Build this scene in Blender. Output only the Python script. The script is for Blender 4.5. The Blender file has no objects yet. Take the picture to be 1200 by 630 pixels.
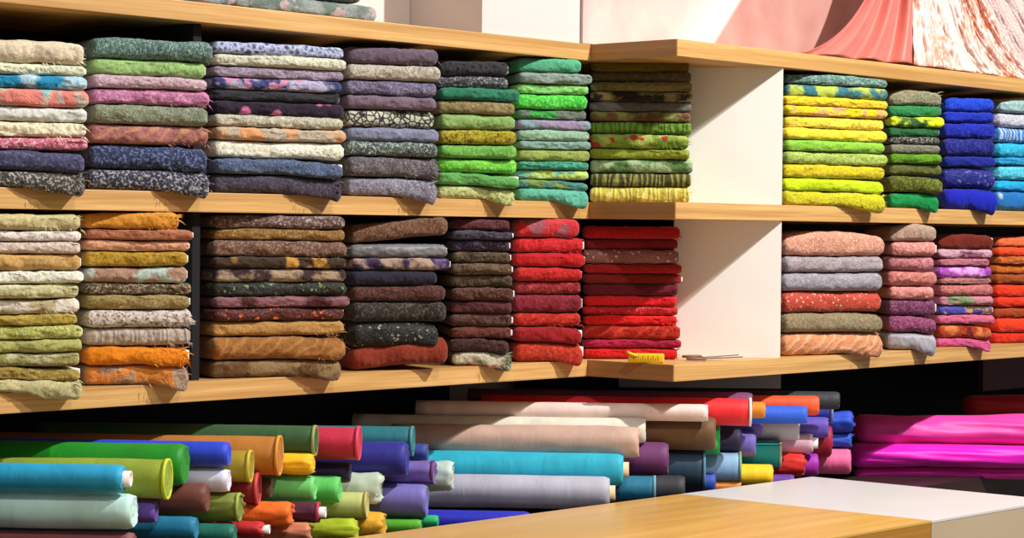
import bpy, bmesh, math, random
from mathutils import Vector, Matrix, noise
random.seed(7)
# ------------------------------------------------------------------ camera
FPX, YAW, PITCH, ROLL, EYE = 2618.5, 0.7308, -0.0160, 0.0092, 1.5
def camera_axes():
    F = Vector((math.cos(YAW), math.sin(YAW), 0)); R = Vector((math.sin(YAW), -math.cos(YAW), 0)); U = Vector((0, 0, 1))
    F2 = F*math.cos(PITCH)+U*math.sin(PITCH); U2 = -F*math.sin(PITCH)+U*math.cos(PITCH)
    return R*math.cos(ROLL)+U2*math.sin(ROLL), -R*math.sin(ROLL)+U2*math.cos(ROLL), F2
CR, CU, CF = camera_axes()
CAM = Vector((0, 0, EYE))
cd = bpy.data.cameras.new('camera'); cam = bpy.data.objects.new('camera', cd)
bpy.context.scene.collection.objects.link(cam)
cd.sensor_width = 36; cd.lens = FPX/1200*36; cd.clip_start = 0.05
M3 = Matrix((CR, CU, -CF)).transposed()
cam.matrix_world = Matrix.Translation(CAM) @ M3.to_4x4()
bpy.context.scene.camera = cam
sc = bpy.context.scene
sc.view_settings.view_transform = 'Standard'; sc.view_settings.look = 'None'
sc.view_settings.gamma = 1; sc.view_settings.use_curve_mapping = False
sc.view_settings.exposure = 0.0
# ------------------------------------------------------------------ light
w = bpy.data.worlds.new('world'); sc.world = w; w.use_nodes = True
w.node_tree.nodes['Background'].inputs[0].default_value = (1.0, 0.93, 0.87, 1)
w.node_tree.nodes['Background'].inputs[1].default_value = 0.27
def spot(name, loc, target, power, size, cone, col):
    l = bpy.data.lights.new(name, 'SPOT'); l.energy = power; l.shadow_soft_size = size
    l.spot_size = cone; l.spot_blend = 0.4; l.color = col
    o = bpy.data.objects.new(name, l); sc.collection.objects.link(o); o.location = loc
    o.rotation_euler = (Vector(target)-Vector(loc)).to_track_quat('-Z', 'Y').to_euler()
spot('ceiling_spot', (4.6, 0.55, 4.2), (4.0, 3.2, 1.4), 900, 0.04, 1.3, (1.0, 0.965, 0.925))
spot('ceiling_spot', (2.2, 0.5, 4.1), (3.6, 3.2, 1.2), 200, 0.06, 1.3, (1.0, 0.965, 0.925))

# ------------------------------------------------------------------ helpers
COL = sc.collection
def ray(px, py): return CF + CR*((px-600)/FPX) + CU*((315-py)/FPX)
def on_y(px, py, y): d = ray(px, py); return CAM + d*(y/d.y)
def on_x(px, py, x): d = ray(px, py); return CAM + d*(x/d.x)
def at_depth(px, py, Z): return CAM + ray(px, py)*Z
def on_line(px, py, A, B):
    n = Vector((B.y-A.y, -(B.x-A.x), 0)); d = ray(px, py); return CAM + d*((A-CAM).dot(n)/d.dot(n))
def lin(h, g=1.0):
    h = h.lstrip('#'); o = []
    for i in (0, 2, 4):
        c = int(h[i:i+2], 16)/255; c = c/12.92 if c <= .04045 else ((c+.055)/1.055)**2.4
        o.append(min(1, (c**1.08 if g != 1.0 else c)*g))
    return (*o, 1)
def empty(name, loc, rot=None):
    o = bpy.data.objects.new(name, None); COL.objects.link(o); o.location = loc; o.empty_display_size = .05
    if rot is not None: o.rotation_euler = rot
    return o
def link(name, bm, m, parent=None, smooth=True):
    me = bpy.data.meshes.new(name); bm.normal_update(); bm.to_mesh(me); bm.free()
    if smooth:
        for p in me.polygons: p.use_smooth = True
    o = bpy.data.objects.new(name, me); COL.objects.link(o); me.materials.append(m)
    if parent is not None: o.parent = parent
    return o
def tag(o, label, cat, group=None, kind=None):
    o['label'] = label; o['category'] = cat
    if group: o['group'] = group
    if kind: o['kind'] = kind
    return o
def box(bm, a, b, bev=0.0):
    r = bmesh.ops.create_cube(bm, size=1); vs = r['verts']
    for v in vs:
        v.co = Vector([(a[i]+b[i])/2 + v.co[i]*(b[i]-a[i]) for i in range(3)])
    if bev:
        es = list({e for v in vs for e in v.link_edges})
        bmesh.ops.bevel(bm, geom=es, offset=bev, segments=2, affect='EDGES', profile=.6)
    return bm
def prism(bm, pts, z0, z1):
    lo = [bm.verts.new((x, y, z0)) for x, y in pts]; hi = [bm.verts.new((x, y, z1)) for x, y in pts]
    n = len(pts); bm.faces.new(lo[::-1]); bm.faces.new(hi)
    for i in range(n): bm.faces.new((lo[i], lo[(i+1) % n], hi[(i+1) % n], hi[i]))
    bmesh.ops.recalc_face_normals(bm, faces=bm.faces[:])
def tube(bm, pts, r, n=8):
    rings = []
    for i, p in enumerate(pts):
        p = Vector(p); q = Vector(pts[min(i+1, len(pts)-1)])-Vector(pts[max(i-1, 0)])
        q.normalize(); a = q.orthogonal().normalized() if abs(q.z) > .9 else q.cross(Vector((0, 0, 1))).normalized(); b = q.cross(a)
        rings.append([bm.verts.new(p+a*r*math.cos(t*2*math.pi/n)+b*r*math.sin(t*2*math.pi/n)) for t in range(n)])
    for A, B in zip(rings, rings[1:]):
        for i in range(n): bm.faces.new((A[i], A[(i+1) % n], B[(i+1) % n], B[i]))
    bm.faces.new(rings[0][::-1]); bm.faces.new(rings[-1])

# ------------------------------------------------------------------ materials
class NT:
    def __init__(s, name):
        s.m = bpy.data.materials.new(name); s.m.use_nodes = True; s.t = s.m.node_tree; s.b = s.t.nodes['Principled BSDF']
    def n(s, t, **k):
        q = s.t.nodes.new(t)
        for a, b in k.items(): setattr(q, a, b)
        return q
    def l(s, a, b): s.t.links.new(a, b)
def mixc(N, fac, a, b):
    m = N.n('ShaderNodeMix', data_type='RGBA')
    if isinstance(fac, (int, float)): m.inputs[0].default_value = fac
    else: N.l(fac, m.inputs[0])
    for i, v in ((6, a), (7, b)):
        if isinstance(v, tuple): m.inputs[i].default_value = v
        else: N.l(v, m.inputs[i])
    return m.outputs[2]
def ramp(N, src, a, b, smooth=False):
    r = N.n('ShaderNodeMapRange'); N.l(src, r.inputs[0]); r.inputs[1].default_value = a; r.inputs[2].default_value = b
    return r.outputs[0]
def coords(N, sx=1, sy=1, sz=1, off=None):
    tc = N.n('ShaderNodeTexCoord'); mp = N.n('ShaderNodeMapping'); N.l(tc.outputs['Object'], mp.inputs[0])
    mp.inputs['Scale'].default_value = (sx, sy, sz)
    mp.inputs['Location'].default_value = off or [random.uniform(-9, 9) for _ in range(3)]
    return mp.outputs[0], tc
def noi(N, v, scale, detail=3, dist=0):
    n = N.n('ShaderNodeTexNoise'); N.l(v, n.inputs['Vector']); n.inputs['Scale'].default_value = scale
    n.inputs['Detail'].default_value = detail; n.inputs['Distortion'].default_value = dist
    return n.outputs['Fac']
def vor(N, v, scale, feature='F1'):
    n = N.n('ShaderNodeTexVoronoi', feature=feature); N.l(v, n.inputs['Vector']); n.inputs['Scale'].default_value = scale
    return n
def bump(N, h, s, d=.002):
    b = N.n('ShaderNodeBump'); N.l(h, b.inputs['Height']); b.inputs['Strength'].default_value = s; b.inputs['Distance'].default_value = d
    N.l(b.outputs[0], N.b.inputs['Normal'])
def shade(c, k): return (min(1, c[0]*k), min(1, c[1]*k), min(1, c[2]*k), 1)
def fabric(name, c1, c2=None, pat='plain', rough=.85, gain=1.0, c3=None):
    N = NT(name); A = lin(c1, gain); B = lin(c2, gain) if c2 else shade(A, 1.5); N.b.inputs['Roughness'].default_value = rough
    N.b.inputs['Sheen Weight'].default_value = .15; N.b.inputs['Specular IOR Level'].default_value = .25
    v, tc = coords(N)
    base = mixc(N, ramp(N, noi(N, v, 25, 4), .3, .7), shade(A, .85), shade(A, 1.15))
    if pat != 'satin': base = mixc(N, ramp(N, noi(N, v, 210, 3), .36, .62), shade(A, .72), base); h = noi(N, v, 260, 2)
    if pat == 'plain': col = base; h = noi(N, v, 140, 3)
    elif pat == 'speckle':
        f = noi(N, v, 190, 3, .6); col = mixc(N, ramp(N, f, .5, .64), base, B); h = f
    elif pat == 'lace':
        e = vor(N, v, 75, 'DISTANCE_TO_EDGE').outputs['Distance']; f = ramp(N, e, .02, .34)
        q_ = N.n('ShaderNodeMath', operation='MULTIPLY'); N.l(f, q_.inputs[0]); N.l(ramp(N, noi(N, v, 170, 3), .70, .45), q_.inputs[1]); f = q_.outputs[0]
        col = mixc(N, f, shade(B, 1), base) if c2 else mixc(N, f, shade(A, 1.45), shade(A, .62)); h = f
    elif pat == 'net':
        e = vor(N, v, 80, 'DISTANCE_TO_EDGE').outputs['Distance']; f = ramp(N, e, .04, .16)
        col = mixc(N, f, base, B); h = f
    elif pat == 'floral':
        vv = vor(N, v, 38); d = ramp(N, vv.outputs['Distance'], .50, .30)
        g = ramp(N, noi(N, v, 14, 2), .46, .52)
        mm = N.n('ShaderNodeMath', operation='MULTIPLY'); N.l(d, mm.inputs[0]); N.l(g, mm.inputs[1])
        col = mixc(N, mm.outputs[0], base, B)
        if c3:
            g2 = ramp(N, noi(N, v, 33, 2), .56, .62); col = mixc(N, g2, col, lin(c3, gain))
    elif pat == 'roses':
        v2, _ = coords(N, 1, .25, .6)
        d = vor(N, v2, 19).outputs['Distance']; col = mixc(N, ramp(N, d, .33, .25), base, B)
        col = mixc(N, ramp(N, d, .16, .08), col, lin(c3 or c1, gain))
    elif pat == 'swirl':
        wv = N.n('ShaderNodeTexWave'); N.l(v, wv.inputs['Vector']); wv.inputs['Scale'].default_value = 34
        wv.inputs['Distortion'].default_value = 22; wv.inputs['Detail'].default_value = 3; wv.inputs['Detail Scale'].default_value = 2.4
        ad = N.n('ShaderNodeMath', operation='MULTIPLY'); N.l(wv.outputs['Fac'], ad.inputs[0]); N.l(ramp(N, noi(N, v, 150, 3), .35, .6), ad.inputs[1])
        f = ad.outputs[0]; col = mixc(N, ramp(N, f, .15, .8), base, B); h = f
    elif pat == 'twist':
        v2, _ = coords(N, 1, 0, -1.2)
        wv = N.n('ShaderNodeTexWave', bands_direction='DIAGONAL'); N.l(v2, wv.inputs['Vector']); wv.inputs['Scale'].default_value = 17
        wv.inputs['Distortion'].default_value = 7; f = wv.outputs['Fac']; col = mixc(N, ramp(N, f, .6, 1.3), base, B); h = f
    elif pat == 'stripes':
        v2, _ = coords(N, 1, .1, .25)
        wv = N.n('ShaderNodeTexWave'); N.l(v2, wv.inputs['Vector']); wv.inputs['Scale'].default_value = 24
        wv.inputs['Distortion'].default_value = 10; wv.inputs['Detail Scale'].default_value = 1.5; f = wv.outputs['Fac']; col = mixc(N, ramp(N, f, .35, 1.15), base, B); h = f
    elif pat == 'patch':
        f = ramp(N, noi(N, v, 21, 4), .46, .56); col = mixc(N, f, base, B)
        if c3: col = mixc(N, ramp(N, noi(N, v, 36, 3), .58, .63), col, lin(c3, gain))
    elif pat == 'sequin':
        vv = vor(N, v, 210); sep = N.n('ShaderNodeSeparateColor'); N.l(vv.outputs['Color'], sep.inputs[0])
        f = ramp(N, sep.outputs[0], .93, .95); col = mixc(N, f, base, B); h = vv.outputs['Distance']
        N.b.inputs['Roughness'].default_value = .55
    elif pat == 'satin':
        col = mixc(N, ramp(N, noi(N, v, 9, 2), .3, .7), shade(A, .9), shade(A, 1.1)); N.b.inputs['Roughness'].default_value = .5
        N.b.inputs['Specular IOR Level'].default_value = .4; h = noi(N, v, 22, 2)
    N.l(col, N.b.inputs['Base Color'])
    if pat != 'satin':
        hh = N.n('ShaderNodeMath', operation='MULTIPLY_ADD'); N.l(noi(N, v, 125 if pat != 'plain' else 100, 5, .8), hh.inputs[0]); hh.inputs[1].default_value = 1.6; N.l(h, hh.inputs[2]); h = hh.outputs[0]
    bump(N, h, .25 if pat == 'satin' else (.32 if pat == 'plain' else .5), .003)
    return N.m
def cloth(name, c1, gain=1.0):   # smooth plain cloth of the rolls
    N = NT(name); A = lin(c1, gain); N.b.inputs['Roughness'].default_value = .62; N.b.inputs['Sheen Weight'].default_value = .1
    v, tc = coords(N, 1, 1, .25)
    N.l(mixc(N, ramp(N, noi(N, v, 18, 3), .3, .7), shade(A, .88), shade(A, 1.12)), N.b.inputs['Base Color'])
    bump(N, noi(N, v, 30, 4, .8), .6, .003); return N.m
def wood(name, ca, cb, scale=1.0, rough=.45, axis='x'):
    N = NT(name); N.b.inputs['Roughness'].default_value = rough
    s = (1.1, 14, 60) if axis == 'x' else (14, 1.1, 60)
    v, tc = coords(N, *[k*scale for k in s])
    f = noi(N, v, 3.0, 5, .8); v2, _ = coords(N, *(k*.4*scale for k in s)); g = noi(N, v2, 2.0, 2)
    col = mixc(N, ramp(N, f, .32, .7), lin(ca), lin(cb)); col = mixc(N, ramp(N, g, .45, .75), col, shade(lin(ca), .85))
    N.l(col, N.b.inputs['Base Color']); bump(N, f, .12, .001); return N.m
def plain(name, c, rough=.6, metal=0, var=.06):
    N = NT(name); A = lin(c); N.b.inputs['Roughness'].default_value = rough; N.b.inputs['Metallic'].default_value = metal
    v, _ = coords(N); N.l(mixc(N, ramp(N, noi(N, v, 6, 3), .3, .7), shade(A, 1-var), shade(A, 1+var)), N.b.inputs['Base Color'])
    return N.m
M_OAK = wood('oak_veneer', 'ba8a4c', 'dbb070')
M_OAK_END = wood('oak_end_shaded', '9a6a3c', 'ab7a48', axis='y')  # oak of the step ends, their shade put into a darker tone
M_TABLE = wood('honey_oak', 'd09c48', 'e4b564', scale=.5, rough=.28)
M_WHITE = plain('white_laminate', 'eeece6', .5, var=.02)
M_WHITE_TOP = plain('white_table_laminate', 'd4d0ce', .35, var=.02)
M_BLACK = plain('black_laminate', '020308', .9)
M_DARKWOOD = wood('dark_brown_laminate', '2a1816', '3a2420', scale=.6, rough=.5)
M_CARD = plain('white_cardboard', 'e9e6e2', .8)
M_TUBE = plain('kraft_cardboard', 'd8c09a', .8)

# ------------------------------------------------------------------ the setting
YL, YR, XS, TH = 3.277, 3.029, 3.918, .0376        # left and right shelf fronts, the step, board thickness
ZT = [1.9323, 1.5723, 1.2123]                      # tops of the three boards
YB = 3.72
def struct(name, bm, m):
    o = link(name, bm, m, smooth=False); o['kind'] = 'structure'; return o
bm = bmesh.new(); box(bm, (-3, -3, -.1), (9.5, 3.9, 0)); struct('floor', bm, plain('floor_tiles', '6a6058', .5))
bm = bmesh.new(); box(bm, (-3, YB+.02, 0), (9.5, YB+.12, 3.2)); struct('wall_back', bm, plain('cream_plaster', 'cfc4be', .9, var=.02))
pA = on_y(565, 20, 3.30).x
bm = bmesh.new(); box(bm, (pA, 3.30, ZT[0]+.002), (9.4, YB+.018, 3.2)); struct('wall_right', bm, plain('pale_pink_plaster', 'ccc0bc', .9, var=.015))
bm = bmesh.new(); box(bm, (-3, 3.52, ZT[0]+.002), (pA-.001, YB+.018, 3.2)); struct('wall_left', bm, plain('cream_plaster', 'cfc6c0', .9, var=.02))
pB = on_y(684, 20, 3.29).x
N = NT('pink_mural_with_light_band'); v, _ = coords(N, 1, 1, 1, [2.2, 0, 1.7]); N.b.inputs['Roughness'].default_value = .8
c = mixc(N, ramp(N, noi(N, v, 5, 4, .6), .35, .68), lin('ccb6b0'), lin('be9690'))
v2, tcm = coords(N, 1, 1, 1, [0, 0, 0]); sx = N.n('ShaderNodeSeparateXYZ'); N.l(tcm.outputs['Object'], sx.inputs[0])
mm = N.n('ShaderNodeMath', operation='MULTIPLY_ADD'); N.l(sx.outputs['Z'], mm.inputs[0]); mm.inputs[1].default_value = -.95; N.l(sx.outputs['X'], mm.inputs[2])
c = mixc(N, ramp(N, mm.outputs[0], .26, .40), c, lin('dcd0cc'))  # pale diagonal band of light painted into the mural colour
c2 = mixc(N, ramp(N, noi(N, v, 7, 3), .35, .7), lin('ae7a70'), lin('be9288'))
c = mixc(N, ramp(N, mm.outputs[0], .455, .475), c, c2)  # salmon zone beyond the band: shade painted in with a crisp edge
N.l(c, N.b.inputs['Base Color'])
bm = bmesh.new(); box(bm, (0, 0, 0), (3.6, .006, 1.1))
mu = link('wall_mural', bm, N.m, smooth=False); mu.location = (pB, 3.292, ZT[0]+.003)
tag(mu, 'large pale pink printed mural with painted light band above the right shelves', 'mural')

# shelving: left unit
def shelf_part(name, m, parent, boxes, bev=.0015):
    bm = bmesh.new()
    for a, b in boxes: box(bm, a, b, bev)
    return link(name, bm, m, parent, smooth=False)
XD = on_y(247, 240, YL).x                    # dark divider near the left
XP = 4.331
lu = empty('shelving_unit', (1.0, YL, 0)); tag(lu, 'oak edged wall shelving on the left, black inside, set slightly back', 'shelves', 'oak shelving units')
ru = empty('shelving_unit', (XS, YR, 0)); tag(ru, 'oak edged wall shelving on the right standing forward, with white divider', 'shelves', 'oak shelving units')
def P(u, a): return (a[0]-u.location.x, a[1]-u.location.y, a[2]-u.location.z)
for z in ZT:
    shelf_part('shelf_board', M_OAK, lu, [(P(lu, (1.0, YL, z-TH)), P(lu, (XS-.0005, YB, z)))])
    shelf_part('shelf_board', M_OAK, ru, [(P(ru, (XS+.002, YR, z-TH)), P(ru, (8.2, YB, z)))])
    e = shelf_part('shaded_board_end', M_OAK_END, ru, [(P(ru, (XS-.0003, YR+.001, z-TH+.0003)), P(ru, (XS+.002, YL+.03, z-.0003)))], 0)
    e['label'] = 'shaded brown end edge of the right shelf board'
for i in (0, 1):
    z0, z1 = ZT[i+1], ZT[i]-TH
    for x in (1.3, XD, 3.3 if False else None):
        if x: shelf_part('divider', M_BLACK, lu, [(P(lu, (x-.02, YL+.03, z0)), P(lu, (x, YB-.01, z1)))])
shelf_part('back_panel', M_BLACK, lu, [(P(lu, (1.0, YB-.01, .86)), P(lu, (XS, YB+.004, ZT[0]-TH)))])
shelf_part('back_panel', M_BLACK, ru, [(P(ru, (XS+.25, YB-.01, .86)), P(ru, (8.2, YB+.004, ZT[0]-TH)))])
# the white panel behind the corner, running obliquely back from the front edge
A0 = Vector((XP, YR+.004, 0)); B0 = at_depth(800, 250, 5.27); B0.z = 0
dv = (B0-A0).normalized(); nv = Vector((-dv.y, dv.x, 0));  nv = nv if nv.y > 0 else -nv
B1 = B0+dv*.02
def panel(z0, z1, m, far):
    bm = bmesh.new(); pts = [A0, far, far+nv*.022, A0+Vector((.016, .012, 0))]
    prism(bm, [(p.x-ru.location.x, p.y-ru.location.y) for p in pts], z0, z1); return link('white_panel', bm, m, ru, smooth=False)
for i in (0, 1): panel(ZT[i+1]+.0003, ZT[i]-TH-.0003, M_WHITE, B1)
qa = at_depth(915, 455, 5.85); qb = at_depth(725, 455, 5.85); qn = Vector((CF.x, CF.y, 0)).normalized()*.02
bm = bmesh.new(); prism(bm, [(p.x-ru.location.x, p.y-ru.location.y) for p in (qa, qb, qb+qn, qa+qn)], 1.10, ZT[2]-TH-.0003); link('apron_panel', bm, M_WHITE, ru, smooth=False)
for i in (0, 1):                                  # dark side facing the right compartments
    shelf_part('divider', M_BLACK, ru, [(P(ru, (XP+.004, YR+.02, ZT[i+1]+.0004)), P(ru, (XP+.018, YB-.012, ZT[i]-TH-.0004)))], 0)
xq = on_y(1152, 440, YR+.06).x
shelf_part('support_panel', plain('white_panel_red_bounce', '5c2c30', .6), ru, [(P(ru, (on_y(1152, 440, YR+.45).x, YR+.45, 1.03)), P(ru, (8.0, YR+.47, ZT[2]-TH-.0004)))])  # white panel; shade and red reflection painted as its maroon colour

bm = bmesh.new(); box(bm, (0, 0, 0), (7.2, YB-3.045-.012, .86), .003)
o = link('display_platform', bm, M_DARKWOOD, smooth=False); o.location = (1.0, 3.045, 0)
tag(o, 'dark brown platform under the shelves carrying the cloth rolls', 'platform')

# ------------------------------------------------------------------ table in front
ZTAB = .9255; TX, TY0, TY1, TX1 = 3.9416, 2.3832, 3.0217, 4.4527
def slab_table(name, x0, x1, label, mt, mb):
    t = empty(name, (x0, TY0, 0)); tag(t, label, 'table')
    w_, d_ = x1-x0, TY1-TY0
    bm = bmesh.new(); box(bm, (0, 0, ZTAB-.006), (w_, d_, ZTAB), .0008); link('tabletop', bm, mt, t, smooth=False)
    bm = bmesh.new(); box(bm, (.0006, .0006, .0), (w_-.0006, d_-.0006, ZTAB-.0062), .0005); link('side_panels', bm, mb, t, smooth=False)
    return t
slab_table('cutting_table', 1.9, TX-.0005, 'honey coloured wooden table with glossy top in front of the cloth rolls', M_TABLE, wood('honey_oak_side_shaded', 'a87428', 'bc8838', scale=.5, rough=.4))  # sides get a darker oak; the front's shade is in the colour
slab_table('cutting_table', TX+.0005, TX1, 'white topped table joined to the right end of the wooden table', M_WHITE_TOP, plain('beige_side_shaded', 'b8a688', .5, var=.02))  # beige sides, darkened so that the colour carries the front's shade

# ------------------------------------------------------------------ folded fabrics
def fringe(parent, w_, h, mat, z0=0, x0=None, dy=0.0, n=26, seed=0):
    rnd = random.Random(seed); bm = bmesh.new(); x0 = w_ if x0 is None else x0
    for i in range(n):
        if i % 2:
            b = Vector((x0-.004-rnd.random()*.01, dy-.002+rnd.random()*.05, z0+h*(.1+.8*rnd.random())))
            d = Vector((rnd.uniform(.006, .018), rnd.uniform(-.006, .003), rnd.uniform(-.012, .006)))
        else:
            b = Vector((x0-rnd.random()*.08, dy-.004, z0+h*.25*rnd.random())); d = Vector((rnd.uniform(-.004, .008), rnd.uniform(-.008, -.002), rnd.uniform(-.013, -.004)))
        s = Vector((0, rnd.uniform(.0006, .0014), rnd.uniform(.0008, .002)))
        m = b+d*.5+Vector((0, 0, .001)); 
        v = [bm.verts.new(p) for p in (b-s, b+s, m+s*.7, m-s*.7, b+d)]
        bm.faces.new((v[0], v[1], v[2], v[3])); bm.faces.new((v[3], v[2], v[4]))
    o = link('frayed_edge', bm, mat, parent); o['kind'] = 'stuff'; return o
def bundle_mesh(w_, d_, h, seed, puff=1.0, droop=None, tilt=0, dome=0, nx=72, npf=34, wave=(None, None)):
    """closed folded-cloth body: x 0..w, front at y 0, back at y d, z 0..h"""
    bm = bmesh.new(); rings = []
    rr = min(h*.5, .5*d_); off = Vector((seed*1.37 % 50, seed*.71 % 31, 3.1))
    for i in range(nx+1):
        t = i/nx; x = w_*t
        e = min(t, 1-t)*w_; k = 1-(max(0, 1-e/.010)**2)*.30           # rounded ends
        ring = []
        fx = noise.noise(Vector((x*9, 0, 0))+off); gx = noise.noise(Vector((x*22, 5, 0))+off)
        fr = .007*fx+.0035*gx + .004*(1-k)*3
        for j in range(npf):
            a = 2*math.pi*j/npf; ca, sa = math.cos(a), math.sin(a)
            # stadium: front (ca<0) and back round, flat between
            sy = math.copysign(abs(ca)**.75, ca); sz = math.copysign(abs(sa)**.72, sa)
            y = (d_/2)*(1+sy) if False else None
            if ca < 0: y = rr*1.15*(1-abs(ca)**.85)
            else: y = d_-rr*(1-abs(ca)**.85)
            if abs(ca) < .25: y = rr*1.15+(d_-2.2*rr)*(ca+.25)/.5 if True else y
            z = h/2+sz*h/2*k
            p = Vector((x, y, z))
            nn = noise.noise(Vector((x*30, a*1.2, seed*.37))+off)*.0022*puff + noise.noise(Vector((x*75, a*3, seed*.9))+off)*.0014*puff + noise.noise(Vector((x*170, a*6, seed*.5))+off)*.0011*puff
            top = sa > 0
            z += nn*(1.0 if top else .3) - (0 if not top else .0) 
            if top: z += h*.05*fx*puff*.7
            if dome and top: z += dome*math.sin(math.pi*min(1, max(0, t)))*h
            y += (fr+nn*1.4)*(1 if ca < 0.3 else 0)
            wt = wave[0](x) if wave[0] else 0; wb = wave[1](x) if wave[1] else 0
            z += wb+(wt-wb)*min(1, max(0, z/h))
            ring.append(Vector((x, y, max(z, 0.0) if not top else z)))
        rings.append(ring)
    V = []
    for i, ring in enumerate(rings):
        row = []
        for p in ring:
            if tilt: p.z += tilt*(p.x/w_)
            if droop: p = droop(p)
            row.append(bm.verts.new(p))
        V.append(row)
    for A, B in zip(V, V[1:]):
        for j in range(npf):
            j2 = (j+1) % npf; bm.faces.new((A[j], B[j], B[j2], A[j2]))
    for row, sgn in ((V[0], 1), (V[-1], -1)):            # end caps with an inset, so that the folded layers read
        c = sum((v.co for v in row), Vector())/npf
        inn = [bm.verts.new(c+(v.co-c)*.72+Vector((sgn*-.001, 0, 0))) for v in row]
        for j in range(npf):
            j2 = (j+1) % npf; f = (row[j], row[j2], inn[j2], inn[j]); bm.faces.new(f)
        bm.faces.new(inn)
    bmesh.ops.recalc_face_normals(bm, faces=bm.faces[:])
    return bm
ORD = ['topmost', 'second from top', 'third from top', 'fourth from top', 'fifth from top', 'sixth from top', 'seventh from top', 'eighth from top', 'ninth from top', 'tenth from top', 'eleventh from top', 'twelfth from top', 'thirteenth from top']
GAIN = .96
SEED = [0]
def make_bundle(origin, rz, w_, d_, h, spec, label, group, droop=None, wave=(None, None)):
    """spec = (desc, c1, c2, pattern, flags, c3)"""
    desc, c1, c2, pat, flags, c3 = (list(spec)+[None]*6)[:6]
    flags = flags or ''
    SEED[0] += 1; sd = SEED[0]
    m = fabric(desc.replace(' ', '_'), c1, c2, pat or 'plain', gain=GAIN, c3=c3)
    parts = ('w' in flags) or ('f' in flags)
    root = empty('folded_fabric', origin, (0, 0, rz)) if parts else None
    tilt = .02 if 't' in flags else 0; dome = .25 if 'd' in flags else 0
    bm = bundle_mesh(w_, d_, h*(.97 if not dome else .8), sd, 1.0, droop, tilt, dome, wave=wave)
    if parts:
        link('cloth', bm, m, root)
        if 'w' in flags:
            b2 = bmesh.new(); box(b2, (w_-.02, .012, h*.25), (w_+.004, d_*.6, h*.74), .002)
            q = link('cardboard_core', b2, M_CARD, root); q['label'] = 'white cardboard core end'
        if 'f' in flags: fringe(root, w_, h, m, seed=sd)
    else:
        root = link('folded_fabric', bm, m); root.location = origin; root.rotation_euler = (0, 0, rz)
    return tag(root, label, 'fabric', group)
def stack(key, where, pl, pr, zs, rows, ys, yF, A=None, B=None, depth=.30, shelf='upper', shift=0):
    mid = (pl+pr)/2; py = ys[-1]
    if A is None:
        A = on_y(pl, py, yF+.036); B = on_y(pr, py, yF-.05)
    A = A.copy(); B = B.copy(); A.z = B.z = 0
    u = (B-A).normalized(); W = (B-A).length; rz = math.atan2(u.y, u.x)
    zz = [on_line(mid, y, A, B).z for y in ys]; zz[-1] = zs+.0006
    n = len(rows); sk = len(where)*3.7+pl*.11
    def wv_(i):
        if i == n: return None
        return lambda x: (.0022 if key not in 'DM' else .0012)*noise.noise(Vector((x*9, i*.55, sk)))+(.0010 if key not in 'DM' else .0006)*noise.noise(Vector((x*24, i*.9, sk+7)))
    for i, spec in enumerate(rows):
        z1, z0 = zz[i], zz[i+1]; h = z1-z0
        rnd = random.Random(hash((key[0], i)) if False else i*17+len(where)*3)
        jl, jr, jy = rnd.uniform(0, .006), rnd.uniform(-.010, .003), rnd.uniform(-.004, .006)
        if 's' in (spec[4] if len(spec) > 4 and spec[4] else ''): jr -= .02
        o = A+u*jl+Vector((u.y*-1, u.x, 0))*(0 if False else jy*1.0); o.z = z0
        w_ = W-jl+jr
        dr = None
        if i >= n-2:
            k = 1.0 if i == n-1 else .35
            cz, sz = math.cos(rz), math.sin(rz); last = (i == n-1)
            def dr(p, o=o, cz=cz, sz=sz, k=k, last=last):
                wy = o.y+sz*p.x+cz*p.y; ov = (yF-.004)-wy
                q = p.copy()
                if ov > 0:
                    s = min(.017, ov*.55)
                    q.z -= s*(1-(q.z/h)*(.75 if last else 0))*k
                return q
        lab = '%s, %s in the %s' % (spec[0], ORD[i] if i < n-1 else 'lowest', where)
        make_bundle(o, rz, w_, depth, h, spec, lab, 'folded fabrics on the %s shelf' % shelf, dr, (wv_(i), wv_(i+1)))
U_, L_ = ZT[1], ZT[2]
stack('A1', 'pastel stack at upper left', -70, 104, U_, [
 ('cream fringed cloth', 'e8d8bc', None, 'plain', 'f'), ('pale green lace', 'c8d4a4', 'e4e4cc', 'lace', 'w'), ('white and turquoise floral cloth', 'c0dce8', '1c8cb4', 'patch'),
 ('coral and turquoise floral cloth', 'd0c4b0', 'e0887c', 'patch', None, '7cc4c8'), ('ivory smooth cloth', 'e4e4dc', None, 'plain'), ('cream lace', 'd8cca4', 'ece4c8', 'lace', 'f'),
 ('pink and white cloth', 'd87890', 'f0c4cc', 'speckle'), ('dark indigo lace', '484868', '68688c', 'speckle'), ('charcoal speckled lace', '504c48', 'b8b4ac', 'speckle', 'f')],
 [44.5, 72.5, 86.4, 102.3, 124, 141.3, 159.4, 174.7, 198.5, 223], YL)
stack('A2', 'second stack from upper left', 106, 246, U_, [
 ('grey teal lace', '54746c', '98b0a8', 'swirl', 'wf'), ('light green lace', 'a0c47c', None, 'plain', 'w'), ('pale pink lace', 'c8a8b4', 'd8c0c4', 'speckle'), ('mauve pink lace', 'c880a8', 'dca0c0', 'speckle', 'f'),
 ('sage green lace', '848c74', 'a8ac94', 'swirl'), ('dusty rose cloth with gold cord', 'b07470', 'c89868', 'twist', 'f'), ('navy blue sequinned lace', '343c60', '7080a8', 'speckle', 'f'), ('navy and silver lace', '3c3c50', 'b4b4b8', 'speckle', 'f')],
 [45, 70, 89, 104, 123, 146, 169, 198, 223], YL)
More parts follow.
